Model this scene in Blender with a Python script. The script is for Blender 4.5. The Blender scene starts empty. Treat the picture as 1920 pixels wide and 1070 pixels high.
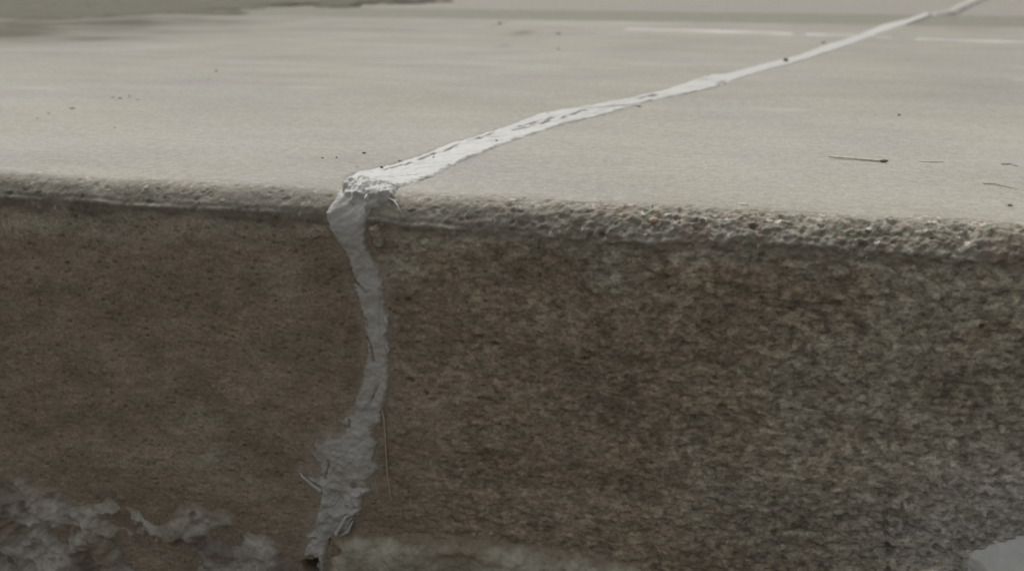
import bpy, math, random
import numpy as np
from mathutils import Vector
random.seed(4); RNG = np.random.default_rng(11)
rad = math.radians
S = bpy.context.scene
COL = S.collection

# ------------------------------------------------------------------ camera
FPX = 1800.0; W0, H0 = 1920.0, 1070.0
HOR = -90.0                      # height of the horizon in the picture
CAMH = 0.12                      # lens above the slab's top
PITCH = math.atan((H0/2-HOR)/FPX)
def ray0(px, py):
    cx, cy = (px-W0/2)/FPX, (H0/2-py)/FPX
    return np.array([cx, math.cos(PITCH)+cy*math.sin(PITCH), -math.sin(PITCH)+cy*math.cos(PITCH)])
def g0(px, py):
    r = ray0(px, py); return r*(CAMH/-r[2])
A, B = g0(0, 331), g0(1920, 436)
YAW = math.atan2(B[1]-A[1], B[0]-A[0])       # camera yaw relative to the slab edge
c_, s_ = math.cos(-YAW), math.sin(-YAW)
def rotw(v): return np.array([c_*v[0]-s_*v[1], s_*v[0]+c_*v[1], v[2]])
CAM = np.array([0.0, -rotw(A)[1], CAMH])
cam = bpy.data.cameras.new('camera'); co = bpy.data.objects.new('camera', cam); COL.objects.link(co)
co.location = CAM; co.rotation_euler = (math.pi/2-PITCH, 0, -YAW)
cam.sensor_width = 36; cam.lens = 36*FPX/W0; cam.clip_start = 0.01; cam.clip_end = 500
cam.dof.use_dof = True; cam.dof.focus_distance = 0.50; cam.dof.aperture_fstop = 10
S.camera = co
S.render.resolution_x = 1024; S.render.resolution_y = 570

# ------------------------------------------------------------------ light
SUN_EL, SUN_AZ = rad(58), rad(-35)           # azimuth from +Y, turning to +X: behind the slab, a little left
world = bpy.data.worlds.new('World'); S.world = world; world.use_nodes = True
wn, wl = world.node_tree.nodes, world.node_tree.links
bg = wn['Background']; sky = wn.new('ShaderNodeTexSky'); sky.sky_type = 'NISHITA'; sky.sun_disc = False
sky.sun_elevation = SUN_EL; sky.sun_rotation = SUN_AZ; sky.dust_density = 6; sky.air_density = 0.7; sky.ozone_density = 0.5
hs = wn.new('ShaderNodeHueSaturation'); hs.inputs['Saturation'].default_value = 0.12
wl.new(sky.outputs[0], hs.inputs['Color']); wl.new(hs.outputs[0], bg.inputs['Color']); bg.inputs['Strength'].default_value = 0.13
sd = bpy.data.lights.new('sun', 'SUN'); sd.energy = 0.9; sd.angle = rad(28); sd.color = (1.0, 0.955, 0.87)
so = bpy.data.objects.new('sun', sd); COL.objects.link(so)
sdir = Vector((math.sin(SUN_AZ)*math.cos(SUN_EL), math.cos(SUN_AZ)*math.cos(SUN_EL), math.sin(SUN_EL)))
so.rotation_euler = sdir.to_track_quat('Z', 'Y').to_euler(); so.location = (0, 1, 3)
S.view_settings.view_transform = 'Standard'; S.view_settings.look = 'None'; S.view_settings.gamma = 1
S.view_settings.exposure = -0.05

# ------------------------------------------------------------------ slab profile: t runs up the face, over the rounded arris, back along the top
R = 0.016; L = math.pi*R/2
def prof(t):
    a = np.clip(t/R, 0, math.pi/2)
    y = R-R*np.cos(a)+np.maximum(t-L, 0)
    z = -R+R*np.sin(a)+np.minimum(t, 0)
    return y, z, -np.cos(a), np.sin(a)        # point and normal (y, z)
def place(x, t, h):
    y, z, ny, nz = prof(t); return np.stack([x, y+ny*h, z+nz*h], -1)
def xt(px, py):
    """the point (x, t) of the slab's surface that lies behind a spot of the photograph"""
    d = rotw(ray0(px, py)); o = CAM
    k = -o[2]/d[2]
    if d[2] < 0 and o[1]+k*d[1] >= R: return (o[0]+k*d[0], L+o[1]+k*d[1]-R)
    k = -o[1]/d[1]
    if o[2]+k*d[2] <= -R: return (o[0]+k*d[0], o[2]+k*d[2]+R)
    oy, oz = o[1]-R, o[2]+R; a = d[1]**2+d[2]**2; b = 2*(oy*d[1]+oz*d[2]); c = oy*oy+oz*oz-R*R
    k = (-b-math.sqrt(max(b*b-4*a*c, 0)))/(2*a)
    y, z = oy+k*d[1], oz+k*d[2]
    return (o[0]+k*d[0], R*math.atan2(z, -y))
def XT(pts): return np.array([xt(*p) for p in pts])
def pt(px, py, h=0.0):
    x, t = xt(px, py); return place(np.array(x), np.array(t), h)
def pxsize(px, py):                            # metres per photo pixel there (across the view)
    return np.linalg.norm(pt(px, py)-CAM)/FPX

# ------------------------------------------------------------------ noise
def _h(ix, iy, seed):
    n = (ix.astype(np.int64)*374761393+iy.astype(np.int64)*668265263+seed*1442695041) & 0xffffffff
    n = ((n ^ (n >> 13))*1274126177) & 0xffffffff
    n = (n ^ (n >> 16)); n = (n*2246822519) & 0xffffffff; n = n ^ (n >> 15)
    return (n & 0xffffff)/float(0xffffff)
def vn(x, y, seed=0):
    ix, iy = np.floor(x), np.floor(y); fx, fy = x-ix, y-iy
    fx = fx*fx*fx*(fx*(6*fx-15)+10); fy = fy*fy*fy*(fy*(6*fy-15)+10)
    a, b = _h(ix, iy, seed), _h(ix+1, iy, seed); c, d = _h(ix, iy+1, seed), _h(ix+1, iy+1, seed)
    return ((a+(b-a)*fx)*(1-fy)+(c+(d-c)*fx)*fy)*2-1
def fbm(x, y, s, oct=3, seed=0, gain=0.5):
    o = 0; amp = 1; tot = 0; x = x/s; y = y/s
    for k in range(oct):
        ca, sa = math.cos(0.6+k), math.sin(0.6+k)
        o = o+amp*vn(x*ca-y*sa+7.3*k, x*sa+y*ca-3.1*k, seed+k*17); tot += amp; amp *= gain; x = x*2.03; y = y*2.03
    return o/tot
def worley(x, y, s, seed=0):
    x = x/s; y = y/s; ix, iy = np.floor(x), np.floor(y); best = np.full(x.shape, 9.0); idv = np.zeros(x.shape)
    for dx in (-1, 0, 1):
        for dy in (-1, 0, 1):
            jx, jy = ix+dx, iy+dy
            d = (jx+_h(jx, jy, seed)-x)**2+(jy+_h(jx, jy, seed+5)-y)**2
            m = d < best; best = np.where(m, d, best); idv = np.where(m, _h(jx, jy, seed+9), idv)
    return np.sqrt(best), idv
def sm(a, b, v):
    v = np.clip((v-a)/(b-a), 0, 1); return v*v*(3-2*v)
def seg(x, y, pts):
    """distance to a polyline"""
    best = np.full(x.shape, 1e9)
    for (ax, ay), (bx, by) in zip(pts[:-1], pts[1:]):
        ux, uy = bx-ax, by-ay; l = ux*ux+uy*uy+1e-18
        k = np.clip(((x-ax)*ux+(y-ay)*uy)/l, 0, 1)
        best = np.minimum(best, (x-ax-k*ux)**2+(y-ay-k*uy)**2)
    return np.sqrt(best)
def sdf(x, y, poly):
    """signed distance to a polygon, positive inside"""
    P = np.vstack([poly, poly[:1]]); d = seg(x, y, P); ins = np.zeros(x.shape, bool)
    for (ax, ay), (bx, by) in zip(P[:-1], P[1:]):
        if ay == by: continue
        c = ((ay > y) != (by > y)) & (x < (bx-ax)*(y-ay)/(by-ay)+ax); ins ^= c
    return np.where(ins, d, -d)

# ------------------------------------------------------------------ object helpers
def tag(o, label=None, cat=None, group=None, kind=None):
    if label: o['label'] = label
    if cat: o['category'] = cat
    if group: o['group'] = group
    if kind: o['kind'] = kind
    return o
def empty(name, loc):
    o = bpy.data.objects.new(name, None); COL.objects.link(o); o.location = loc; o.empty_display_size = 0.01
    return o
def mesh_obj(name, V, F, mat, parent=None, attrs=None, origin=None, smooth=True):
    V = np.asarray(V, float); org = np.zeros(3)
    if parent is not None: org = np.array(parent.location)
    elif origin is not None: org = np.asarray(origin, float)
    me = bpy.data.meshes.new(name); F = np.asarray(F)
    me.vertices.add(len(V)); me.vertices.foreach_set('co', (V-org).astype(np.float32).ravel())
    n = F.shape[1]; me.loops.add(F.size); me.loops.foreach_set('vertex_index', F.astype(np.int32).ravel())
    me.polygons.add(len(F)); me.polygons.foreach_set('loop_start', np.arange(0, F.size, n, dtype=np.int32))
    me.polygons.foreach_set('loop_total', np.full(len(F), n, np.int32))
    me.update(calc_edges=True); me.validate()
    me.polygons.foreach_set('use_smooth', np.full(len(me.polygons), smooth))
    for k, a in (attrs or {}).items():
        at = me.attributes.new(k, 'FLOAT', 'POINT'); at.data.foreach_set('value', np.asarray(a, np.float32).ravel())
    me.materials.append(mat)
    o = bpy.data.objects.new(name, me); COL.objects.link(o)
    if parent is not None: o.parent = parent
    else: o.location = org
    return o
def grid_faces(n, m, keep=None):
    i = np.arange(n-1)[:, None]*m+np.arange(m-1)[None, :]
    F = np.stack([i, i+1, i+m+1, i+m], -1)
    if keep is not None:
        k = keep[:-1, :-1] | keep[1:, :-1] | keep[:-1, 1:] | keep[1:, 1:]; return F[k]
    return F.reshape(-1, 4)
def compact(V, F, attrs):
    u, inv = np.unique(F, return_inverse=True)
    return V[u], inv.reshape(F.shape), {k: a.ravel()[u] for k, a in attrs.items()}

# ------------------------------------------------------------------ materials
class Mat:
    def __init__(s, name, rough=0.9, spec=0.25):
        s.m = bpy.data.materials.new(name); s.m.use_nodes = True; s.n = s.m.node_tree.nodes; s.l = s.m.node_tree.links
        s.b = s.n['Principled BSDF']; s.b.inputs['Roughness'].default_value = rough
        s.b.inputs['Specular IOR Level'].default_value = spec
        s.tc = s.n.new('ShaderNodeTexCoord').outputs['Object']
    def mapped(s, sc, off=(0, 0, 0)):
        m = s.n.new('ShaderNodeMapping'); m.inputs['Scale'].default_value = sc; m.inputs['Location'].default_value = off
        s.l.new(s.tc, m.inputs['Vector']); return m.outputs[0]
    def noise(s, scale, detail=3, rough=0.55, vec=None, lo=0.3, hi=0.7, dist=0):
        n = s.n.new('ShaderNodeTexNoise'); n.inputs['Scale'].default_value = scale; n.inputs['Detail'].default_value = detail
        n.inputs['Roughness'].default_value = rough; n.inputs['Distortion'].default_value = dist
        s.l.new(vec or s.tc, n.inputs['Vector']); return s.mr(n.outputs['Fac'], lo, hi)
    def vor(s, scale, vec=None, out='Distance', feature='F1', smooth=None):
        n = s.n.new('ShaderNodeTexVoronoi'); n.inputs['Scale'].default_value = scale; n.feature = feature
        s.l.new(vec or s.tc, n.inputs['Vector']); return n.outputs[out]
    def mr(s, v, a, b, c=0.0, d=1.0):
        m = s.n.new('ShaderNodeMapRange'); m.inputs[1].default_value = a; m.inputs[2].default_value = b
        m.inputs[3].default_value = c; m.inputs[4].default_value = d; s.l.new(v, m.inputs[0]); return m.outputs[0]
    def attr(s, name):
        a = s.n.new('ShaderNodeAttribute'); a.attribute_name = name; return a.outputs['Fac']
    def math(s, op, a, b):
        m = s.n.new('ShaderNodeMath'); m.operation = op
        for i, v in enumerate((a, b)):
            if isinstance(v, (int, float)): m.inputs[i].default_value = v
            else: s.l.new(v, m.inputs[i])
        return m.outputs[0]
    def mix(s, f, a, b, mode='MIX'):
        m = s.n.new('ShaderNodeMix'); m.data_type = 'RGBA'; m.blend_type = mode
        for i, v in ((0, f), (6, a), (7, b)):
            if isinstance(v, (int, float)): m.inputs[i].default_value = v
            elif isinstance(v, tuple): m.inputs[i].default_value = (*v, 1)
            else: s.l.new(v, m.inputs[i])
        return m.outputs[2]
    def mul(s, col, f, lo, hi):               # multiply a colour by lo..hi as f goes 0..1
        v = s.mr(f, 0, 1, lo, hi); c = s.n.new('ShaderNodeCombineColor')
        for i in range(3): s.l.new(v, c.inputs[i])
        return s.mix(1.0, col, c.outputs[0], 'MULTIPLY')
    def color(s, c):
        if isinstance(c, tuple): s.b.inputs['Base Color'].default_value = (*c, 1)
        else: s.l.new(c, s.b.inputs['Base Color'])
    def bump(s, h, dist, strength=1.0):
        b = s.n.new('ShaderNodeBump'); b.inputs['Distance'].default_value = dist; b.inputs['Strength'].default_value = strength
        s.l.new(h, b.inputs['Height']); s.l.new(b.outputs[0], s.b.inputs['Normal'])

def concrete_mat():
    M = Mat('weathered_concrete', 0.92, 0.2)
    # top: pale, with soft greyer and yellower patches, fine sand grain
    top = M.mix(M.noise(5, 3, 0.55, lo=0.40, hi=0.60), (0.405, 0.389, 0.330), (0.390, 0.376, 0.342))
    top = M.mul(top, M.noise(3.2, 4, 0.6, M.mapped((0.35, 1, 1), (3, 1, 0)), 0.35, 0.65), 0.93, 1.03)
    top = M.mul(top, M.noise(20, 4, 0.7, M.mapped((0.3, 1, 1)), 0.3, 0.7), 0.95, 1.03)
    top = M.mul(top, M.noise(14, 4, 0.6, M.mapped((0.5, 1, 1))), 0.92, 1.06)
    top = M.mul(top, M.noise(520, 2, 0.6, lo=0.25, hi=0.75), 0.86, 1.13)
    top = M.mul(top, M.noise(170, 3, 0.6, lo=0.28, hi=0.72), 0.87, 1.09)
    # face: brown earthy concrete, mottled in sideways drawn flecks
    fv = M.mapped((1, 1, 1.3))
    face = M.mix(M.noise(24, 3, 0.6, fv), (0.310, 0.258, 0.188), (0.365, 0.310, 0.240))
    grn = M.mix(M.noise(60, 3, 0.6, fv), (0.365, 0.340, 0.265), (0.425, 0.395, 0.318))
    gf = M.math('MULTIPLY', M.attr('moss'), M.noise(38, 4, 0.7, fv, 0.30, 0.52))
    face = M.mix(M.mr(gf, 0.12, 0.60), face, grn)
    face = M.mix(M.attr('grey'), face, (0.48, 0.46, 0.415))
    soft = M.mul(face, M.noise(150, 4, 0.6, fv, 0.30, 0.70, 0.3), 0.84, 1.14)
    soft = M.mul(soft, M.mr(M.noise(330, 1, 0.5, fv, 0.0, 1.0), 0.34, 0.40), 0.84, 1.02)
    wv = M.mapped((1, 1, 1.3), (.3, 0, .2)); blot = M.vor(230, wv, 'Color'); sb = M.n.new('ShaderNodeSeparateColor'); M.l.new(blot, sb.inputs[0])
    hard = M.mul(face, M.noise(95, 4, 0.62, fv, 0.34, 0.66, 0.9), 0.70, 1.24)
    hard = M.mul(hard, M.noise(230, 3, 0.5, fv, 0.30, 0.70, 0.5), 0.78, 1.22)
    hard = M.mul(hard, M.mr(sb.outputs[0], 0.0, 1.0), 0.74, 1.26)
    hard = M.mul(hard, M.mr(M.noise(260, 1, 0.5, wv, 0.0, 1.0), 0.36, 0.42), 0.74, 1.06)
    face = M.mix(M.attr('coarse'), soft, hard)
    face = M.mul(face, M.noise(480, 2, 0.6, fv, 0.30, 0.70), 0.80, 1.20)
    face = M.mul(face, M.noise(42, 4, 0.65, fv, 0.32, 0.68, 0.8), 0.84, 1.14)
    face = M.mul(face, M.noise(13, 4, 0.6, M.mapped((1, 1, 1.6), (5, 0, 2)), 0.32, 0.68), 0.78, 1.16)
    stone = M.mr(M.vor(240, fv), 0.16, 0.24, 1, 0)
    pick = M.mr(M.noise(90, 1, 0.5, fv, 0.0, 1.0), 0.60, 0.64)
    face = M.mix(M.math('MULTIPLY', M.math('MULTIPLY', stone, pick), 0.55), face, (0.40, 0.36, 0.29))
    # arris: exposed aggregate, pinkish and buff grains, dark pits
    g_id = M.vor(430, out='Color'); sp = M.n.new('ShaderNodeSeparateColor'); M.l.new(g_id, sp.inputs[0])
    rim = M.mix(M.mr(sp.outputs[0], 0.0, 1.0), (0.235, 0.222, 0.172), (0.33, 0.31, 0.25))
    rim = M.mix(M.mr(sp.outputs[1], 0.86, 0.90), rim, (0.42, 0.345, 0.29))
    rim = M.mix(M.mr(sp.outputs[2], 0.93, 0.95), rim, (0.60, 0.57, 0.50))
    rim = M.mix(M.math('MULTIPLY', M.noise(40, 2, 0.6, lo=0.56, hi=0.64), 0.5), rim, (0.36, 0.28, 0.22))
    fl = M.mr(M.vor(560, fv), 0.12, 0.20, 1, 0); fp = M.mr(M.noise(210, 1, 0.5, fv, 0.0, 1.0), 0.60, 0.63)
    face = M.mix(M.math('MULTIPLY', M.math('MULTIPLY', fl, fp), 0.55), face, (0.52, 0.47, 0.38))
    fv2 = M.mapped((1, 1, 1.5), (7, 3, 5)); fl = M.mr(M.vor(430, fv2), 0.16, 0.26, 1, 0); fp = M.mr(M.noise(160, 1, 0.5, fv2, 0.0, 1.0), 0.60, 0.63)
    face = M.mix(M.math('MULTIPLY', M.math('MULTIPLY', fl, fp), 0.65), face, (0.13, 0.105, 0.08))
    tl = M.mr(M.vor(300, fv2), 0.14, 0.26, 1, 0); tp = M.mr(M.noise(85, 1, 0.5, fv2, 0.0, 1.0), 0.62, 0.66)
    top = M.mix(M.math('MULTIPLY', M.math('MULTIPLY', tl, tp), 0.45), top, (0.22, 0.20, 0.165))
    tl = M.mr(M.vor(380, M.mapped((1, 1, 1), (2, 5, 1))), 0.16, 0.28, 1, 0); tp = M.mr(M.noise(60, 1, 0.5, fv, 0.0, 1.0), 0.58, 0.62)
    top = M.mix(M.math('MULTIPLY', M.math('MULTIPLY', tl, tp), 0.35), top, (0.60, 0.57, 0.50))
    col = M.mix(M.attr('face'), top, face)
    col = M.mix(M.attr('rim'), col, rim)
    col = M.mix(M.attr('dirt_shade'), col, (0.10, 0.09, 0.065))
    col = M.mix(M.attr('pale'), col, (0.50, 0.49, 0.44))
    M.color(col)
    h = M.math('ADD', M.math('MULTIPLY', M.noise(900, 2, 0.6, lo=0.2, hi=0.8), 0.4), M.noise(300, 4, 0.65, lo=0.2, hi=0.8))
    M.bump(h, 0.0006, 0.55)
    return M.m
MAT_CONC = concrete_mat()

def sealant_mat():
    M = Mat('grey_sealant', 0.55, 0.35)
    c = M.mix(M.noise(30, 3, 0.6), (0.525, 0.525, 0.50), (0.565, 0.565, 0.535))
    c = M.mul(c, M.noise(260, 4, 0.65, lo=0.25, hi=0.75), 0.93, 1.04)
    c = M.mix(M.attr('dust'), c, (0.33, 0.295, 0.24))
    speck = M.mr(M.vor(330), 0.10, 0.16, 1, 0)
    c = M.mix(M.math('MULTIPLY', speck, M.mr(M.noise(70, 1, 0.5, lo=0, hi=1), 0.62, 0.66)), c, (0.22, 0.19, 0.14))
    M.color(c)
    M.b.inputs['Subsurface Weight'].default_value = 0.08
    M.b.inputs['Subsurface Radius'].default_value = (0.002, 0.002, 0.0018)
    M.b.inputs['Subsurface Scale'].default_value = 0.5
    M.bump(M.noise(380, 4, 0.6), 0.0004, 0.5)
    return M.m
MAT_SEAL = sealant_mat()

def rubble_mat(name, a, b, brown=0.5):
    M = Mat(name, 0.95, 0.15); v = M.mapped((1, 1, 1.4))
    c = M.mix(M.noise(34, 4, 0.65, v), a, b)
    c = M.mix(M.math('MULTIPLY', M.noise(20, 3, 0.6, v, 0.50, 0.60), brown), c, (0.15, 0.115, 0.085))
    c = M.mix(M.attr('edge'), c, (0.33, 0.275, 0.205))
    c = M.mul(c, M.noise(160, 4, 0.65, v, 0.25, 0.75), 0.72, 1.25)
    c = M.mul(c, M.noise(500, 2, 0.6, v, 0.25, 0.75), 0.88, 1.12)
    M.color(c); M.bump(M.noise(260, 5, 0.7, lo=0.2, hi=0.8), 0.0010, 0.7)
    return M.m
MAT_SPILL = rubble_mat('crumbly_mortar', (0.58, 0.565, 0.515), (0.43, 0.405, 0.345), 0.7)
MAT_LEDGE = rubble_mat('mossy_mortar', (0.48, 0.465, 0.37), (0.56, 0.54, 0.44), 0.3)
def plain(name, col, rough=0.85, var=0.2, scale=600, spec=0.2):
    M = Mat(name, rough, spec); M.color(M.mul(M.mix(0.0, col, col), M.noise(scale, 3, 0.6), 1-var, 1+var))
    M.bump(M.noise(scale*1.5, 3, 0.6), 0.0003, 0.4); return M.m
MAT_LUMP = plain('pale_mortar', (0.66, 0.665, 0.63), 0.8, 0.08, 120)
MAT_DARK = plain('dark_grit', (0.095, 0.082, 0.065))
MAT_BROWN = plain('brown_grit', (0.21, 0.175, 0.135))
MAT_PALE = plain('pale_grit', (0.70, 0.67, 0.60))
MAT_STRAW = plain('dry_straw', (0.72, 0.68, 0.54), 0.7, 0.15, 300)
MAT_STRAWD = plain('dark_straw', (0.22, 0.19, 0.14), 0.8)
MAT_CHIP = plain('concrete_crumb', (0.30, 0.285, 0.235), 0.9, 0.2, 400)
MAT_CHIPW = rubble_mat('dusty_crumb', (0.42, 0.405, 0.34), (0.36, 0.345, 0.29), 0.2)
MAT_THREAD = plain('sealant_string', (0.52, 0.43, 0.32), 0.5, 0.1, 400)
MAT_FAR = rubble_mat('distant_concrete', (0.335, 0.32, 0.285), (0.31, 0.298, 0.26), 0.0)
MAT_BAND = rubble_mat('dark_concrete', (0.245, 0.235, 0.195), (0.27, 0.26, 0.215), 0.0)
MAT_SOIL = rubble_mat('bare_soil', (0.16, 0.135, 0.10), (0.12, 0.10, 0.075), 0.4)
MAT_VERGE = rubble_mat('mossy_soil', (0.125, 0.125, 0.092), (0.185, 0.180, 0.145), 0.2)
MAT_GRASS = plain('grass_blade', (0.12, 0.125, 0.08), 0.7, 0.3, 20)

# ------------------------------------------------------------------ the sealant's outline, traced on the slab
SEAL = XT([(575,1042),(567,1036),(583,1012),(577,1003),(590,985),(597,940),(604,918),(566,889),(567,884),(594,896),(597,878),(583,850),(580,840),
 (590,842),(592,822),(604,830),(612,818),(640,820),(648,800),(640,790),(662,772),(668,745),(680,715),(683,690),(690,660),(688,640),(684,600),
 (670,560),(664,520),(655,490),(640,465),(618,430),(612,400),(628,375),(645,352),(652,336),(668,325),(690,322),(705,318),(735,310),(780,297),
 (840,272),(900,255),(960,235),(1010,215),(1060,207),(1130,195),(1190,183),(1240,172),(1290,155),(1330,142),(1360,140),(1400,130),(1460,114),
 (1500,104),(1540,88),(1600,70),(1655,47),(1700,37),(1738,24),(1744,29),(1700,46),(1660,60),(1600,83),(1540,103),(1480,122),(1420,138),
 (1370,153),(1340,165),(1280,178),(1240,186),(1190,199),(1130,217),(1060,232),(1000,253),(930,277),(860,305),(815,330),(780,342),(745,352),
 (738,372),(725,378),(712,384),(698,392),(690,405),(688,430),(690,455),(699,478),(713,498),(718,530),(722,570),(727,595),(731,610),(724,630),
 (731,650),(728,680),(733,705),(728,735),(722,760),(716,790),(700,800),(706,830),(700,860),(708,875),(690,895),(693,920),(680,935),(678,950),
 (668,965),(655,1000),(622,1003),(613,1030),(609,1072),(603,1072),(600,1048),(590,1038)])
SEAL2 = XT([(1748,25),(1778,20),(1800,8),(1850,-12),(1864,-12),(1812,10),(1788,22),(1750,27)])
def seal_d(x, t):
    d = sdf(x, t, SEAL)
    lo = sm(-0.130, -0.150, t)
    return d+0.0010*fbm(x, t, 0.0045, 3, 31)+0.0010*fbm(x, t, 0.0020, 3, 35)*sm(0.012, 0.0, t)+0.0005*fbm(x, t, 0.0016, 2, 37)*sm(0.10, 0.02, t)+lo*0.0016*fbm(x, t, 0.006, 3, 33)
JL = XT([(590,1070),(650,900),(700,720),(700,600),(655,430),(690,350),(860,290),(1060,222),(1240,180),(1460,120),(1600,78),(1740,28),(1860,-14)])

# ------------------------------------------------------------------ pavement slab
T_END = xt(960, 37)[1]                       # the slab's back edge
def spaced(lo, hi, d0, d1, far_lo, far_hi, g=1.045):
    mid = list(np.arange(lo, hi, d0)); s = d0; v = mid[-1]; up = []
    while v < far_hi: s = min(s*g, d1); v += s; up.append(v)
    s = d0; v = mid[0]; dn = []
    while v > far_lo: s = min(s*g, d1); v -= s; dn.append(v)
    return np.array(dn[::-1]+mid+up)
xs = spaced(-0.47, 0.19, 0.0006, 0.05, -5.5, 7.0)
ts = spaced(-0.285, 0.07, 0.0006, 0.012, -0.29, T_END, 1.02)
ts = ts[ts < T_END-.002]; ts = np.append(ts, T_END)
X, T = np.meshgrid(xs, ts)
def blob(X, T, px, py, rx, ry, p=1.0):
    x0, t0 = xt(px, py); m = pxsize(px, py); st = 1.0
    if t0 > L:                                # foreshortened on the top
        a = xt(px, py-ry)[1]; b = xt(px, py+ry)[1]; ryy = abs(a-b)/2
    else: ryy = ry*m
    return np.exp(-(((X-x0)/(rx*m))**2+((T-t0)/ryy)**2)**p)
sd_ = seal_d(X, T)
under = sm(-0.004, 0.001, sd_)
facem = sm(0.0035, -0.002, T)
wob = 0.0035*fbm(X, X*0, 0.05, 3, 3)+0.0016*fbm(X, T, 0.009, 3, 4)+0.0012*fbm(X, T, 0.003, 2, 6)
wright = sm(-0.20, 0.0, X)                   # the arris is rougher to the right of the joint
wob2 = 0.0030*fbm(X, T, 0.004, 3, 15)+0.0035*fbm(X, T, 0.014, 2, 16)
rimm = sm(-0.006, 0.000, T+wob)*(0.12*sm(L+0.030, L, T+wob+wob2*2)+0.28*sm(L+0.007, L-0.002, T+wob+wob2)+0.60*sm(L+0.002+0.003*wright, L-0.008, T+wob*1.4+wob2))
rough_r = 0.72*sm(-0.21, -0.12, X+0.02*fbm(X, T, 0.04, 3, 13))+0.28*sm(-0.10, 0.07, X+0.03*fbm(X, T, 0.05, 3, 12))   # the face gets coarser to the right
# --- displacement, outward
H = 0.0006*fbm(X, T, 0.09, 3, 1)
H += facem*(0.0010*fbm(X, T*1.6, 0.030, 3, 2))
H += facem*(0.30+0.55*rough_r)*0.0010*fbm(X, T*1.7, 0.0085, 4, 5)
H += facem*(0.45+0.45*rough_r)*0.0006*fbm(X, T*1.5, 0.0030, 2, 8)
wd, wi = worley(X, T*1.5, 0.0065, 21)
w4, i4 = worley(X+0.001*fbm(X, T, .003, 2, 24), T*1.2, 0.0034, 22)
H += facem*(0.25+0.75*rough_r)*0.0007*(i4-0.5)*sm(0.7, 0.25, w4)
H -= facem*(i4 > 0.93)*0.0012*sm(0.5, 0.15, w4)
H -= facem*(wi > 0.86)*(0.3+0.6*rough_r)*0.0014*sm(0.42, 0.10, wd)
H += facem*(wi < 0.15)*(0.2+0.6*rough_r)*0.0009*sm(0.45, 0.15, wd)
topm = 1-facem
gr = sm(0.25, 0.03, T)
H += topm*gr*0.00016*fbm(X, T, 0.0022, 3, 9)
H += topm*0.0004*fbm(X, T, 0.03, 3, 10)
XW = X+0.0016*fbm(X, T, 0.004, 2, 53); TW = T+0.0016*fbm(X, T, 0.004, 2, 54)
w2, i2 = worley(XW, TW*1.3, 0.0050, 51)
w3, i3 = worley(XW, TW, 0.0026, 57)
rr = rimm*(0.65+0.6*wright)
H += rr*(0.4+0.6*wright)*(0.0013*fbm(X, T, 0.0085, 3, 14)+0.0010*fbm(X, T, 0.0028, 3, 17)+0.0005*(i2-0.5)*sm(0.65, 0.3, w2)+0.0005*(i3-0.5)*sm(0.65, 0.3, w3))
H -= rr*(i2 > 0.82)*0.0009*sm(0.6, 0.1, w2)
H -= rr*0.0007
# pale run of paste left by the edging tool just under the arris
RP = XT([(-40,368),(60,372),(180,377),(230,385),(400,392),(520,397),(620,400),(760,421),(900,432),(1000,440),(1150,452),(1300,452),(1480,455),(1600,465),(1700,474),(1800,486),(1920,492)])
rc = np.interp(X, RP[:, 0], RP[:, 1])+0.0004*fbm(X, X*0, 0.012, 3, 71)
ridge = np.exp(-((T-rc)/0.0015)**2)*np.clip(0.6+0.7*fbm(X, X*0, 0.03, 3, 72), 0, 1)
H += 0.0018*ridge+0.0006*np.exp(-((T-rc-.003)/0.002)**2)
H *= 1-0.9*under
# groove of the joint beneath the sealant, and the open hole at its foot
jd = seg(X, T, JL); H -= 0.004*sm(0.0035, 0.0015, jd)
hx, ht = xt(583, 1062); H -= 0.02*sm(1, 0.6, np.hypot((X-hx)/0.0062, (T-ht)/0.0055)+0.2*fbm(X, T, 0.004, 2, 88))
for px, py, r, dep in [(127,493,3.2,.003),(59,524,2.6,.002),(75,565,3,.001),(770,713,7,.003),(1215,628,11,.0018),(1128,440,7,.0025),(1840,612,5,.002),
                       (1355,765,9,.002),(1495,714,7,.002),(1905,622,6,.002),(1760,850,10,.002),(1480,885,7,.002),(1900,768,6,.002),(1540,420,6,.002),
                       (765,562,5,.002),(730,580,4,.002),(798,738,5,.002),(900,855,6,.0018),(1665,1035,16,.003),(1070,935,7,.002),(1795,915,7,.002),
                       (1705,940,8,.002),(650,800,4,.002),(1010,920,6,.0018),(1640,880,9,.002)]:
    x0, t0 = xt(px, py); r *= pxsize(px, py)
    H -= dep*sm(1.3, 0.3, np.hypot(X-x0, (T-t0)*1.15)/r+0.25*fbm(X, T, 0.003, 2, int(px)))
for pts, dep, wdt in [([(1690,925),(1692,960),(1700,985),(1745,1000)], .0016, .0010), ([(1660,960),(1662,1000),(1668,1040),(1664,1070)], .0018, .0011),
                      ([(1430,560),(1490,568),(1560,573)], .0010, .0009), ([(1755,1025),(1785,1043),(1808,1052)], .0030, .0017),
                      ([(72,548),(75,575)], .0012, .0006)]:
    H -= dep*sm(1.6, 0.3, seg(X, T, XT(pts))/wdt+0.4*fbm(X, T, 0.003, 2, 91))
hole = sm(0.0, 0.0, H*0)
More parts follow.
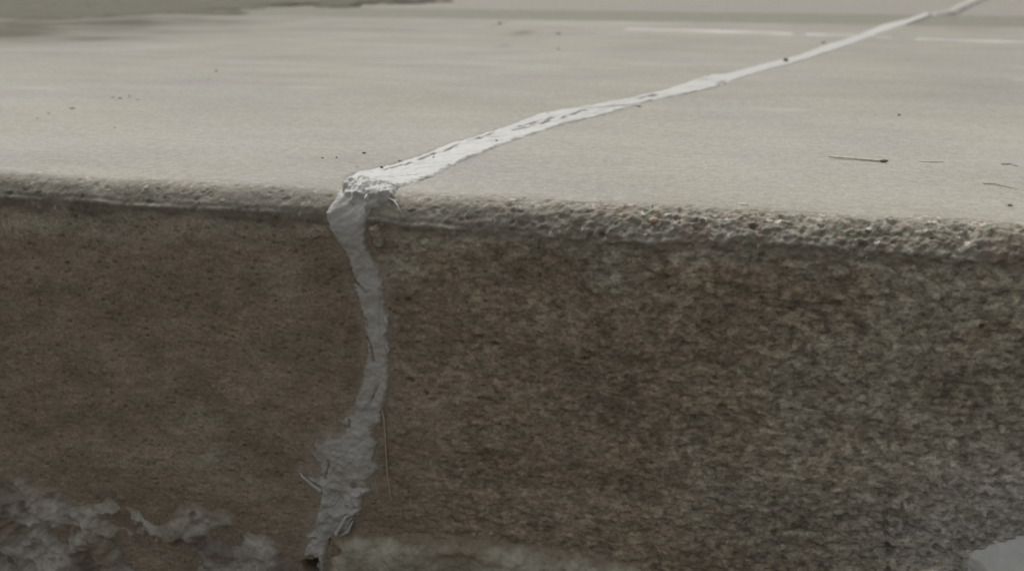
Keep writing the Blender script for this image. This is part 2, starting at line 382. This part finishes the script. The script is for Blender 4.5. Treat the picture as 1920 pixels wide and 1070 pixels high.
# --- stains and tones mixed into the surface colour
moss = np.zeros_like(X)
for b in [(1740,770,270,190,1),(1820,570,160,110,1),(1580,640,100,60,.6),(1850,980,200,150,1),(1500,960,200,110,.8),(530,520,60,35,.35),(400,860,60,40,.40),
          (370,790,60,50,.4),(755,495,40,45,.8),(1150,520,70,50,.6),(100,420,400,28,.4),(1290,860,60,70,.6),(1640,1050,200,60,.8),(1350,700,70,40,.4),
          (880,430,160,18,.9),(1100,460,150,22,.8),(1560,500,90,30,.7)]:
    moss = np.maximum(moss, b[4]*blob(X, T, *b[:4]))
moss = np.clip(moss*1.3+0.25*fbm(X, T, 0.02, 3, 61)*sm(0.1, 0.4, moss), 0, 1)
moss = np.maximum(moss, sm(-0.016, -0.006, T+wob)*facem*0.5)
grey = np.clip(0.9*blob(X, T, 1900, 930, 120, 90)+0.8*blob(X, T, 1850, 1040, 140, 70)+0.35*blob(X, T, 1720, 1000, 90, 60)+0.5*blob(X, T, 585, 438, 26, 12), 0, 1)*facem
grey = np.clip(grey*(1+0.5*fbm(X, T, 0.012, 3, 66))+ridge*0.9, 0, 1)
dirt_shade = np.zeros_like(X)
for b in [(0,64,60,6,.65),(60,46,260,18,.45),(-150,60,360,26,.4),(300,38,300,9,.35),(150,74,150,7,.25),(380,60,110,5,.18),(550,20,300,8,.3),(980,62,20,4,.45),
          (945,87,12,2.5,.3),(640,55,160,4,.15),(550,110,120,4,.10),(800,125,130,5,.10),(600,145,140,5,.07),(450,195,120,10,.07),(940,44,8,5,.3),
          (1200,30,500,5,.12),(1800,48,200,12,.12),(1893,386,8,5,.3),(640,300,100,12,.06)]:
    dirt_shade = dirt_shade+b[4]*blob(X, T, *b[:4])
dirt_shade = np.clip(dirt_shade*(1+0.7*fbm(X, T, 0.06, 3, 62)), 0, 0.8)*topm
dirt_shade += facem*0.35*sm(-0.0022, -0.0045, H)*(1-under)  # deeper pits in the face are coloured darker
dirt_shade = dirt_shade+(0.42-0.36*wright)*rimm*sm(L*.95, L*.35, T+wob)*(1-.8*ridge)*np.clip(.9+.8*fbm(X, T, .012, 3, 98), .2, 1.4)+.13*sm(.05, .7, T)*np.clip(1+.8*fbm(X, T, .15, 4, 97), 0, 2)  # lower arris darker, more so at left; slab top darker towards the back
dirt_shade = np.clip(dirt_shade+0.3*rr*(i2 > 0.82)*sm(0.5, 0.1, w2)+0.60*sm(-0.0060, 0.0, sd_)*sm(L, L+.01, T)*sm(0.6, 0.3, T)*(X < np.interp(T, np.sort(JL[:, 1]), JL[np.argsort(JL[:, 1]), 0]))*(0.5+0.5*fbm(X, T, 0.006, 2, 64)), 0, 0.95)  # darker arris pits, and small gap shadows painted along the bead's upper edge
pale = np.zeros_like(X)
for b in [(65,165,55,1.8,.45),(578,164,48,1.4,.4),(270,102,60,2,.18),(350,124,30,1.5,.2),(1458,205,52,4,.35),(1915,151,14,3,.4),(470,119,80,1.2,.18),
          (1300,60,200,2,.15),(790,52,60,1.5,.15),(1560,187,90,1.5,.08),(1670,270,60,1.5,.1)]:
    pale = np.maximum(pale, b[4]*blob(X, T, *b[:4], 2))
pale *= np.clip(1+0.8*fbm(X, T*4, 0.05, 2, 63), 0, 1)
wash = 0.25*np.clip(blob(X, T, 790, 355, 50, 14)+blob(X, T, 640, 372, 30, 12), 0, 1)     # smeared sealant film round the corner
film = sm(-0.007, -0.0005, sd_+0.004*fbm(X, T, 0.010, 3, 65))*(0.35+0.65*fbm(X, T, 0.02, 3, 69))
pale = np.clip(pale+wash*(1+fbm(X, T, 0.006, 2, 67))+0.45*film*facem, 0, 1)
P = place(X, T, H)
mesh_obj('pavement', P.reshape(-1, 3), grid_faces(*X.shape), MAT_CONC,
         attrs=dict(face=facem*0.999, rim=np.clip(rr*(0.70+0.6*fbm(X, T, 0.012, 3, 68)), 0, 1)*(1-ridge), moss=moss, coarse=np.clip(0.12+0.88*rough_r, 0, 1), grey=grey, dirt_shade=dirt_shade, pale=pale))
tag(bpy.data.objects['pavement'], 'pale concrete slab with a brown stained front edge and rough rounded arris', kind='structure')

# ------------------------------------------------------------------ sealant: one skin over joint, corner and face
seal = empty('joint_sealant', place(np.array(SEAL[35][0]), np.array(L), 0.0))
tag(seal, 'thick pale grey sealant bead filling the diagonal joint and running down the slab face', 'sealant')
CORN = XT([(640,352),(655,333),(690,322),(735,312),(780,318),(790,338),(750,350),(742,372),(736,380),(727,371),(716,374),(711,386),(704,374),(697,376),(693,394),(687,398),(682,378),(672,374),(664,384),(657,372),(648,370)])
def crease(x, t, pts, dep, w):
    return dep*sm(1.3, 0.2, seg(x, t, XT(pts))/w+0.35*fbm(x, t, 0.002, 2, int(pts[0][0])))
def seal_h(x, t, d):
    facep = sm(0.004, -0.004, t)
    th = 0.0011+0.0003*facep+0.0004*fbm(x, t, 0.012, 3, 41)
    h = th*sm(-0.0004, 0.0022, d)
    h += sm(0, 0.002, d)*(0.0015*fbm(x, t, 0.008, 4, 42)*(0.35+0.65*facep)+0.0003*fbm(x, t, 0.0022, 3, 43)*sm(0.25, 0.05, t))
    # lengthwise tooling on the top
    jx = x*0.55-t*0.83
    h += (1-facep)*sm(0.001, 0.004, d)*0.0007*fbm(jx*1.0, t*0.06, 0.0034, 2, 44)*(1+.5*sm(.1,.3,t))
    crn = np.exp(-(((x-SEAL[35][0]-0.010)/0.018)**2+((t-L)/0.009)**2))
    h += crn*sm(0, 0.003, d)*(0.0016+0.0018*fbm(x, t, 0.0055, 3, 45)+0.0008*fbm(x, t, 0.002, 2, 46))
    low = np.exp(-((t+0.170)/0.035)**2)
    h += low*sm(0, 0.002, d)*(0.0030*fbm(x, t, 0.011, 3, 47)+0.0016*fbm(x, t, 0.004, 3, 48))
    dc = sdf(x, t, CORN)+0.0016*fbm(x, t, 0.0065, 3, 141)+0.0009*fbm(x, t, 0.0022, 2, 146)
    h += sm(-0.0002, 0.0012, dc)*(0.0026+0.0022*fbm(x, t, 0.007, 3, 142)+0.0010*fbm(x, t, 0.0022, 2, 147))*sm(0.045, 0.020, t)
    for pts, dep, w in [([(722,322),(742,316),(770,308)], .0030, .0012), ([(785,303),(815,291),(840,283),(862,275)], .0022, .0010), ([(880,268),(905,261),(930,252)], .0022, .0012), ([(962,247),(985,243),(1005,236),(1050,225),(1085,213),(1110,209)], .0026, .0013), ([(975,240),(1010,230),(1035,223),(1060,219)],   .0024, .0013), ([(1125,207),(1150,203)], .0028, .0020),
                        ([(1118,205),(1132,206)], .0010, .0010), ([(1195,187),(1230,181)], .0028, .0026), ([(1310,152),(1335,150)], .0022, .0030), ([(1345,160),(1362,153)], .0022, .0030),
                        ([(663,524),(675,535),(688,546)], .0024, .0010), ([(674,588),(683,598)], .0022, .0009),
                        ([(687,630),(697,642),(700,660),(702,675)], .0024, .0008), ([(708,725),(700,745),(690,768)], .0011, .0006),
                        ([(702,740),(688,762),(683,770)], .0009, .0005), ([(694,420),(688,438),(694,452),(690,468)], .0022, .0012),
                        ([(664,362),(668,356),(674,353)], .0018, .0007), ([(594,880),(612,896)], .0016, .0007),
                        ([(652,948),(660,952),(668,948)], .0018, .0010), ([(656,786),(655,800)], .0020, .0009),
                        ([(580,1008),(592,1008)], .0022, .0009), ([(610,893),(618,870),(616,862)], .0016, .0009),
                        ([(640,932),(626,948),(600,950)], .0008, .0006), ([(710,520),(714,560),(712,600),(716,640)], .0006, .0006)]:
        h -= crease(x, t, pts, dep, w)
    h += (1-facep)*sm(0.004, 0.0, d)*sm(-.001, .0005, d)*0.0007*fbm(x, t, 0.0035, 3, 145)
    return np.where(d < -0.0004, d*1.2, h+0.00012)
def seal_tone(x, t):
    return np.clip(0.5+0.9*fbm(x, t, 0.013, 4, 151, .6), 0, 1)*sm(0.012, -0.01, t)
def seal_part(name, x, t, d, hfun, parent):
    h = hfun(x, t, d); V = place(x, t, h); keep = d > -0.0010
    dust = np.clip((0.5+0.35*sm(0.01, 0, t))*sm(0.0026, -0.0002, d+0.0008*fbm(x, t, .004, 2, 152))+0.22*fbm(x, t, 0.01, 3, 49)*sm(0.01, -0.02, t)+0.30*seal_tone(x, t)+0.15*sm(.1, .8, t), 0, 1)
    F = grid_faces(*x.shape, keep); V, F, at = compact(V.reshape(-1, 3), F, dict(dust=dust))
    return mesh_obj(name, V, F, MAT_SEAL, parent, at)
def center(t):
    o = np.argsort(JL[:, 1]); return np.interp(t, JL[o, 1], JL[o, 0])
TSPLIT = 0.011
tf = np.arange(-0.226, TSPLIT+.0028, 0.00045); w = np.arange(-0.034, 0.034, 0.00045)
wX, tX = np.meshgrid(w, tf); xX = center(tX)+wX
seal_part('face_bead', xX, tX, seal_d(xX, tX), lambda x, t, d: seal_h(x, t, d)-.0006*sm(TSPLIT+.0002, TSPLIT+.0026, t), seal)
tt = [TSPLIT]
while tt[-1] < SEAL[:, 1].max()+0.01: tt.append(tt[-1]+min(0.00045*(1+max(tt[-1]-0.08, 0)*9), 0.004))
wX, tX = np.meshgrid(np.arange(-0.075, 0.075, 0.0006), np.array(tt)); xX = center(tX)+wX
seal_part('top_bead', xX, tX, seal_d(xX, tX), seal_h, seal)

def tube(name, pts, radii, mat, parent=None, flat=1.0, seg_n=10, origin=None):
    pts = [Vector(p) for p in pts]; V = []; F = []
    for i, p in enumerate(pts):
        a = pts[max(i-1, 0)]; b = pts[min(i+1, len(pts)-1)]; d = (b-a).normalized()
        u = d.cross(Vector((0, -0.5, 0.85))).normalized(); v = u.cross(d)
        for k in range(seg_n):
            an = 2*math.pi*k/seg_n; V.append(p+u*math.cos(an)*radii[i]+v*math.sin(an)*radii[i]*flat)
    for i in range(len(pts)-1):
        for k in range(seg_n):
            F.append((i*seg_n+k, i*seg_n+(k+1) % seg_n, (i+1)*seg_n+(k+1) % seg_n, (i+1)*seg_n+k))
    for base in (0, (len(pts)-1)*seg_n):
        c = len(V); V.append(sum((Vector(V[base+k]) for k in range(seg_n)), Vector())/seg_n)
        for k in range(0, seg_n): F.append((base+k, base+(k+1) % seg_n, c, c))
    me = bpy.data.meshes.new(name); org = Vector(parent.location) if parent else Vector(origin if origin is not None else pts[0])
    me.from_pydata([tuple(Vector(v)-org) for v in V], [], [f if f[2] != f[3] else f[:3] for f in F]); me.materials.append(mat)
    for p in me.polygons: p.use_smooth = True
    o = bpy.data.objects.new(name, me); COL.objects.link(o)
    if parent: o.parent = parent
    else: o.location = org
    return o
def pxline(pts, n=4, jit=0.0):                 # (px, py, height above surface) -> smooth 3-D line
    out = []
    for (a, b) in zip(pts[:-1], pts[1:]):
        for k in range(n):
            f = k/n; q = [a[i]+(b[i]-a[i])*f for i in range(3)]
            p = pt(q[0], q[1], q[2]); out.append(p+RNG.normal(0, 1, 3)*jit)
    out.append(pt(*pts[-1])); return out
line = pxline([(719,762,.0022),(723,800,.0012),(725,850,.0010),(728,890,.0013),(735,940,.0009)], 8, 0.00006)
tube('hanging_string', line, np.linspace(.00055, .00036, len(line)), MAT_THREAD, seal)['label'] = 'thin tan string hanging from the bead'
def flap(name, pts, rs, flat):
    l = pxline(pts, 4, 0.00008); r = np.interp(np.linspace(0, 1, len(l)), np.linspace(0, 1, len(rs)), rs)
    return tube(name, l, r*1e-3, MAT_SEAL, seal, flat)
flap('torn_flap', [(604,916,.0018),(588,902,.0030),(572,887,.0036),(566,882,.0022)], [1.2, .9, .7, .25], .35)
flap('torn_flap', [(730,373,.0006),(740,379,.0014),(748,390,.0012),(753,401,.0004)], [.9, .6, .45, .15], .5)
flap('torn_flap', [(632,996,.0022),(645,975,.0034),(652,962,.0034),(662,962,.0016)], [1.6, 1.5, 1.0, .3], .5)
flap('torn_flap', [(640,1000,.0018),(655,990,.0028),(664,972,.0020)], [.6, 1.3, .5], .5)
flap('torn_flap', [(722,590,.0010),(727,600,.0022),(728,612,.0012)], [.5, 1.2, .5], .8)
flap('torn_flap', [(722,640,.0012),(730,652,.0018),(727,664,.0010)], [.4, .8, .4], .7)

# the same joint further back, where the sealant starts again
seal2 = empty('joint_sealant', place(np.array(SEAL2[0][0]), np.array(SEAL2[0][1]), 0.0))
tag(seal2, 'short blurred stretch of pale sealant at the far end of the joint', 'sealant')

# thin pale line crossing the slab near its back edge
def strip(name, label, poly, mat, h, step, cat='sealant', parent=None, group=None, z=None, seed=0, edge=0.004):
    P = XT(poly) if not isinstance(poly, np.ndarray) else poly
    x0, x1 = P[:, 0].min()-.01, P[:, 0].max()+.01; t0, t1 = P[:, 1].min()-.01, P[:, 1].max()+.01
    xg, tg = np.meshgrid(np.arange(x0, x1, step), np.arange(t0, t1, step))
    d = sdf(xg, tg, P)+edge*fbm(xg, tg, edge*4, 3, 200+seed); hh = np.where(d > 0, h*sm(-edge*.3, edge, d), d)+(z or 0)
    V = place(xg, tg, hh); F = grid_faces(*xg.shape, d > -edge*0.4)
    V, F, at = compact(V.reshape(-1, 3), F, dict(dust=np.clip(0.5+0.4*fbm(xg, tg, .05, 2, 9), 0, 1)))
    c = V.mean(0) if parent is None else None
    o = mesh_obj(name, V, F, mat, parent, at, origin=c)
    if label: tag(o, label, cat, group)
    return o
strip('far_bead', None, SEAL2, MAT_SEAL, .002, .006, parent=seal2, z=.0)
strip('sealant_line', 'long thin pale line crossing the slab, left of the diagonal bead', [(1170,54),(1300,56),(1400,59),(1490,63),(1492,67),(1400,64),(1290,60),(1170,57)], MAT_SEAL, .0012, .006, cat='sealant line', seed=1)
strip('sealant_line', 'short pale line crossing the diagonal bead near the back', [(1510,63.5),(1600,66),(1675,70),(1675,72.5),(1600,69.5),(1510,67)], MAT_SEAL, .0012, .006, cat='sealant line', seed=2)
strip('sealant_line', 'faint pale line running to the right of the diagonal bead', [(1715,72),(1820,75),(1960,80),(1960,83),(1820,78.5),(1715,75)], MAT_SEAL, .0010, .006, cat='sealant line', seed=3)

# ------------------------------------------------------------------ mortar at the slab's foot
def lump(name, label, cat, poly, mat, thick, rough, scale, ramp, seed, step=0.0007, holes=(), brk=0.0):
    P = XT(poly); x0, x1 = P[:, 0].min()-.004, P[:, 0].max()+.004; t0, t1 = P[:, 1].min()-.004, P[:, 1].max()+.004
    xg, tg = np.meshgrid(np.arange(x0, x1, step), np.arange(t0, t1, step))
    d = sdf(xg, tg, P)+0.35*scale*fbm(xg, tg, scale, 4, seed)
    if brk: d = np.minimum(d, brk*(0.95+1.7*fbm(xg, tg, .026 if brk > .005 else .006, 4, seed+40, .6)))
    wa, ia = worley(xg+0.3*scale*fbm(xg, tg, scale, 2, seed+4), tg*1.2, scale*.8, seed+7)
    h = thick*sm(-.001, ramp, d)*(1+0.35*fbm(xg, tg, scale*3, 3, seed+1))
    s = sm(0, ramp*.4, d)
    h += s*rough*(fbm(xg, tg, scale, 4, seed+2, .6)+0.5*(ia-.5)*sm(.7, .3, wa)+0.45*fbm(xg, tg, scale*.3, 3, seed+3))
    for px, py, r, dep in holes:
        hx, ht = xt(px, py); rr_ = r*pxsize(px, py)
        h -= dep*sm(1.2, .3, np.hypot(xg-hx, (tg-ht)*1.3)/rr_+.3*fbm(xg, tg, scale*.7, 3, int(px)))
    h = np.where(d < -0.0005, d*1.5, h)
    V = place(xg, tg, h); F = grid_faces(*xg.shape, d > -0.003*min(1, scale/.01))
    kk = min(1.0, scale/.01)
    ed = np.clip(sm(0.008*kk*kk, 0.0, d+0.004*kk*kk*fbm(xg, tg, .008, 3, seed+9))+0.8*sm(.02, .5, fbm(xg, tg, .03, 4, seed+11)), 0, 1)
    V, F, at = compact(V.reshape(-1, 3), F, dict(edge=ed))
    o = mesh_obj(name, V, F, mat, attrs=at, origin=place(np.array(P[:, 0].mean()), np.array(P[:, 1].min()), 0)); tag(o, label, cat); return o
lump('mortar_spill', 'grey crumbling mortar spilled along the foot of the slab at far left', 'mortar',
     [(-120,845),(0,868),(40,878),(60,890),(120,905),(150,938),(200,925),(240,940),(290,975),(330,945),(420,950),(455,985),(500,1000),(545,1030),(560,1060),(575,1160),(-120,1160)],
     MAT_SPILL, .0070, .0026, .018, .022, 300, brk=.020,
     holes=[(30,918,24,.005),(168,925,24,.009),(270,1045,60,.012),(340,1062,50,.010),(290,965,26,.006),(20,1045,26,.005),(430,1005,34,.006),(60,985,14,.003),(470,960,30,.006),(120,1010,20,.004)])
lump('mortar_ledge', 'greenish mortar ledge at the slab foot just right of the sealant', 'mortar',
     [(628,1008),(660,994),(760,998),(870,1005),(960,1018),(1040,1030),(1130,1046),(1220,1062),(1290,1100),(1320,1160),(615,1160),(615,1060)],
     MAT_LEDGE, .0065, .0018, .013, .011, 340, holes=[(870,1062,50,.004),(1060,1075,50,.004),(630,1032,16,.003)])
lump('mortar_lump', 'smooth pale grey mortar lump in the bottom right corner', 'mortar',
     [(1790,1090),(1812,1062),(1824,1036),(1850,1020),(1880,1012),(1940,996),(2040,990),(2100,1160),(1780,1160)],
     MAT_LUMP, .016, .0022, .012, .012, 380)

# ------------------------------------------------------------------ loose bits
def pebble(name, label, cat, px, py, wpx, hpx, mat, depth=0.8, lift=0.25, seed=0, group=None):
    """a small faceted crumb lying on the surface; wpx, hpx its size in photo pixels"""
    x, t = xt(px, py); m = pxsize(px, py); a, c = wpx*m*.42, max(hpx*m*.36, .0002)
    import bmesh
    bm = bmesh.new(); bmesh.ops.create_icosphere(bm, subdivisions=2, radius=1)
    r = random.Random(seed*31+int(px)); dirs = [Vector((r.gauss(0, 1), r.gauss(0, 1), r.gauss(0, 1))).normalized() for _ in range(7)]
    for v in bm.verts:
        k = 1.0
        for d_ in dirs:
            q = v.co.normalized().dot(d_)
            if q > .62: k = min(k, .62/q)
        v.co = v.co*k*(1+r.uniform(-.05, .05))
    y, z, ny, nz = prof(np.array(t)); n = Vector((0, float(ny), float(nz))); up = Vector((1, 0, 0)).cross(n)*-1
    dd = c if t < L else a*depth
    for v in bm.verts:
        p = Vector((v.co.x*a, 0, 0))+up*(v.co.y*dd)+n*(v.co.z*(c if t >= L else a*.6)+(c if t >= L else a)*lift)
        v.co = p
    me = bpy.data.meshes.new(name); bm.to_mesh(me); bm.free(); me.materials.append(mat)
    o = bpy.data.objects.new(name, me); COL.objects.link(o)
    on = float(seal_d(np.array([x]), np.array([t]))[0]); o.location = place(np.array(x), np.array(t), .0012 if on > .001 else 0.0)
    tag(o, label, cat, group); return o
G = 'dark grit lying on the slab'
for px, py, w_, h_, m_, lab in [
    (405,134,6,5,MAT_DARK,'dark round speck alone on the upper left of the slab'),
    (393,149,6,2,MAT_BROWN,'faint flat brown fleck just below the lone upper left speck'),
    (937,45,9,7,MAT_BROWN,'brown speck near the back of the slab at top middle'),
    (1047,64,13,6,MAT_DARK,'dark flat crumb near the back, right of the faint stain'),
    (1047,93,6,5,MAT_BROWN,'small brown speck directly below the dark flat crumb'),
    (1543,81,11,6,MAT_DARK,'dark crumb beside the left of the sealant near its far end'),
    (1473,117,12,11,MAT_DARK,'largest dark crumb sitting on the far part of the sealant bead'),
    (1330,142,6,4,MAT_DARK,'small dark speck on the upper rim of the wide part of the bead'),
    (1359,158,5,5,MAT_BROWN,'brown speck on the lower rim of the wide part of the bead'),
    (1063,227,8,7,MAT_DARK,'round black speck on the cracked part of the bead'),
    (931,267,5,5,MAT_BROWN,'tiny speck on the bead left of the cracks'),
    (1198,200,14,4,MAT_DARK,'flat dark sliver on the lower edge of the bead'),
    (1026,216,14,4,MAT_DARK,'dark sliver on the upper edge of the cracked bead'),
    (716,319,9,8,MAT_DARK,'black crumb at the top of the sealant corner'),
    (683,287,12,5,MAT_DARK,'dark flake above the sealant corner'),
    (631,296,6,5,MAT_BROWN,'brown speck left of the flake above the corner'),
    (605,296,8,4,MAT_BROWN,'leftmost brown speck above the sealant corner'),
    (670,314,13,4,MAT_BROWN,'brown sliver touching the top left of the sealant corner'),
    (749,302,10,4,MAT_BROWN,'brown sliver on the upper rim where the bead leaves the corner'),
    (813,299,5,4,MAT_BROWN,'tiny brown speck on the bead just right of the corner'),
    (1686,216,9,5,MAT_DARK,'lone black fleck on the open right part of the slab'),
    (1893,386,13,8,MAT_BROWN,'brown crumb near the front edge at far right'),
    (264,187,13,7,MAT_PALE,'white crumb at the right of the small cluster on the left'),
    (257,188,7,4,MAT_DARK,'dark speck touching the white crumb'),
    (243,181,9,4,MAT_BROWN,'flat brown flake in the middle of the left cluster'),
    (225,185,8,5,MAT_BROWN,'round brown speck of the left cluster'),
    (212,183,5,4,MAT_BROWN,'leftmost tiny speck of the left cluster'),
    (136,204,17,4,MAT_DARK,'long dark flake below and left of the cluster'),
    (91,214,7,4,MAT_DARK,'small dark speck left of the long flake'),
    (70,222,6,3,MAT_BROWN,'faint speck farthest left on the slab'),
    (215,240,5,3,MAT_BROWN,'tiny brown speck below the left cluster'),
    (900,250,6,3,MAT_BROWN,'small brown speck above the bead, left of the cracks'),
    (1223,387,6,5,MAT_DARK,'dark speck on the arris above the pinkish stone'),
    ]:
    pebble('grit' if m_ is not MAT_PALE else 'pale_crumb', lab, 'grit', px, py, w_, h_, m_, seed=int(py), group=None if m_ is MAT_PALE else G)
pebble('stone', 'pinkish stone set in the rough arris right of the sealant', 'stone', 1225, 413, 24, 24, plain('pink_stone', (.40, .31, .25)), lift=.0, seed=3)
pebble('stone', 'flat pale stone at the top of the arris, right of middle', 'stone', 1391, 382, 28, 9, plain('buff_stone', (.50, .47, .40)), lift=.0, seed=5)
pebble('stone', 'tiny white stone in the arris towards the right', 'stone', 1746, 432, 12, 8, MAT_PALE, lift=.1, seed=6)
lump('concrete_chip', 'greenish grey concrete chip stuck to the face right of the sealant', 'chip',
     [(691,428),(697,421),(708,421),(714,431),(722,448),(719,461),(703,462),(698,450),(697,438)], MAT_CHIPW, .0034, .0009, .004, .0016, 520, step=.0004)
lump('sealant_smear', 'small grey smear of sealant on the face left of the bead', 'smear',
     [(558,444),(570,434),(582,430),(592,422),(606,424),(618,430),(636,434),(645,446),(620,448),(600,445),(580,449),(562,448)], MAT_CHIPW, .0013, .0010, .004, .0020, 540, step=.0004, brk=.0016)
def straw(label, pts, r, mat, tip=False, cat='straw'):
    l = pxline([(a, b, h) for a, b, h in pts], 5, .00005)
    rs = np.interp(np.linspace(0, 1, len(l)), [0, .1, .8, 1], [.5, 1, .9, .4])*r
    e = empty('straw', l[0]); r *= .8; tag(e, label, cat, 'dry straws on the slab'); tube('stalk', l, rs, mat, e)
    if tip:
        l2 = pxline([(pts[-1][0]-14, pts[-1][1]+.5, .0009), (pts[-1][0]+1, pts[-1][1], .0009)], 4); tube('tip', l2, [r*.8, r*1.4, r*1.6, r*1.3, r*.5][:len(l2)], MAT_STRAWD, e)['label'] = 'dark tip'
straw('dry straw with a dark tip lying near the right front of the slab', [(1552,297,.0012),(1600,300,.0010),(1640,303,.0008),(1664,304,.0010)], .0007, MAT_STRAW, True)
straw('faint short straw to the right of the dark tipped one', [(1722,304,.0005),(1745,305,.0006),(1768,305,.0004)], .0004, MAT_STRAW)
straw('thin dark twig near the right side, farther forward', [(1842,345,.0005),(1866,347,.0006),(1880,350,.0006),(1908,356,.0005)], .00038, plain('twig_bark', (.46, .43, .36)), cat='twig')
straw('short grey twig at the right border of the slab', [(1876,309,.0005),(1895,309,.0007),(1908,313,.0005)], .0004, plain('grey_twig', (.48, .46, .39)), cat='twig')

# ------------------------------------------------------------------ what lies behind and in front
def flat(name, x0, x1, y0, y1, z, mat, n=60, rough=0.0, seed=0):
    xg, yg = np.meshgrid(np.linspace(x0, x1, n), np.linspace(y0, y1, n)); zg = z+rough*fbm(xg, yg, .12, 4, seed)
    o = mesh_obj(name, np.stack([xg, yg, zg], -1).reshape(-1, 3), grid_faces(n, n), mat); return tag(o, kind='structure')
YE = T_END-L+R
y22 = float(place(np.array(0.), np.array(xt(960, 17)[1]), 0)[1])
flat('dark_band', -6, 8, YE-.02, y22, -.002, MAT_BAND, 160, .0008, 5)  # darker strip just behind the slab's back edge
flat('path', -6, 8, YE-.02, 9, -0.0065, MAT_FAR, 120, .0012, 6)
flat('ground', -120, 120, -110, 130, -0.315, MAT_SOIL, 80, .0, 7)
flat('soil', -3, 3, -3, 0.02, -0.295, MAT_SOIL, 400, .012, 8)
# a low verge of soil and moss with short grass, creeping over the back left of the paving
VP = XT([(-900,34),(-300,33),(0,32),(120,33),(250,30),(345,28),(420,20),(560,10),(700,2),(900,-10),(1100,-24),(900,-60),(-900,-60)])
xg, tg = np.meshgrid(np.arange(VP[:, 0].min()-.05, VP[:, 0].max()+.05, .012), np.arange(VP[:, 1].min()-.05, VP[:, 1].max(), .012))
dv = sdf(xg, tg, VP)+.30*fbm(xg, tg, .20, 5, 401, .62)
hv = np.where(dv > 0, .003*sm(0, .12, dv)+.002*sm(0, .06, dv)*fbm(xg, tg, .05, 4, 402), dv*.6)
Vv = place(xg, tg, hv); Fv = grid_faces(*xg.shape, dv > -.02); Vv, Fv, _ = compact(Vv.reshape(-1, 3), Fv, {})
tag(mesh_obj('verge', Vv, Fv, MAT_VERGE), 'low mossy soil verge at the back left', kind='structure')
m_ = (dv > .02); gx, gt, gh = xg[m_], tg[m_], hv[m_]; V = []; F = []; r = random.Random(5)
for k in range(9000):
    j = r.randrange(len(gx)); x = gx[j]+r.uniform(-.006, .006); t = gt[j]+r.uniform(-.006, .006); y = t-L+R
    if fbm(np.array(x), np.array(t), .12, 2, 405) < r.uniform(-.3, .5): continue
    hgt = r.uniform(.003, .009); a = r.uniform(0, 6.28); wd_ = .0022
    lx, ly = r.gauss(0, .008), r.gauss(0, .008); i = len(V); z0 = float(gh[j])-.002
    V += [(x-math.cos(a)*wd_, y-math.sin(a)*wd_, z0), (x+math.cos(a)*wd_, y+math.sin(a)*wd_, z0), (x+lx, y+ly, z0+hgt)]; F.append((i, i+1, i+2))
tag(mesh_obj('grass', V, F, MAT_GRASS, smooth=False), 'short sparse grass on the verge at the back left', 'grass', kind='stuff')
print('verts', sum(len(o.data.vertices) for o in S.objects if o.type == 'MESH'), 'yaw', math.degrees(YAW), 'cam', CAM, 'T_END', T_END, 'z bottom', pt(960, 1070), pt(0,1070), pt(1920,1070))
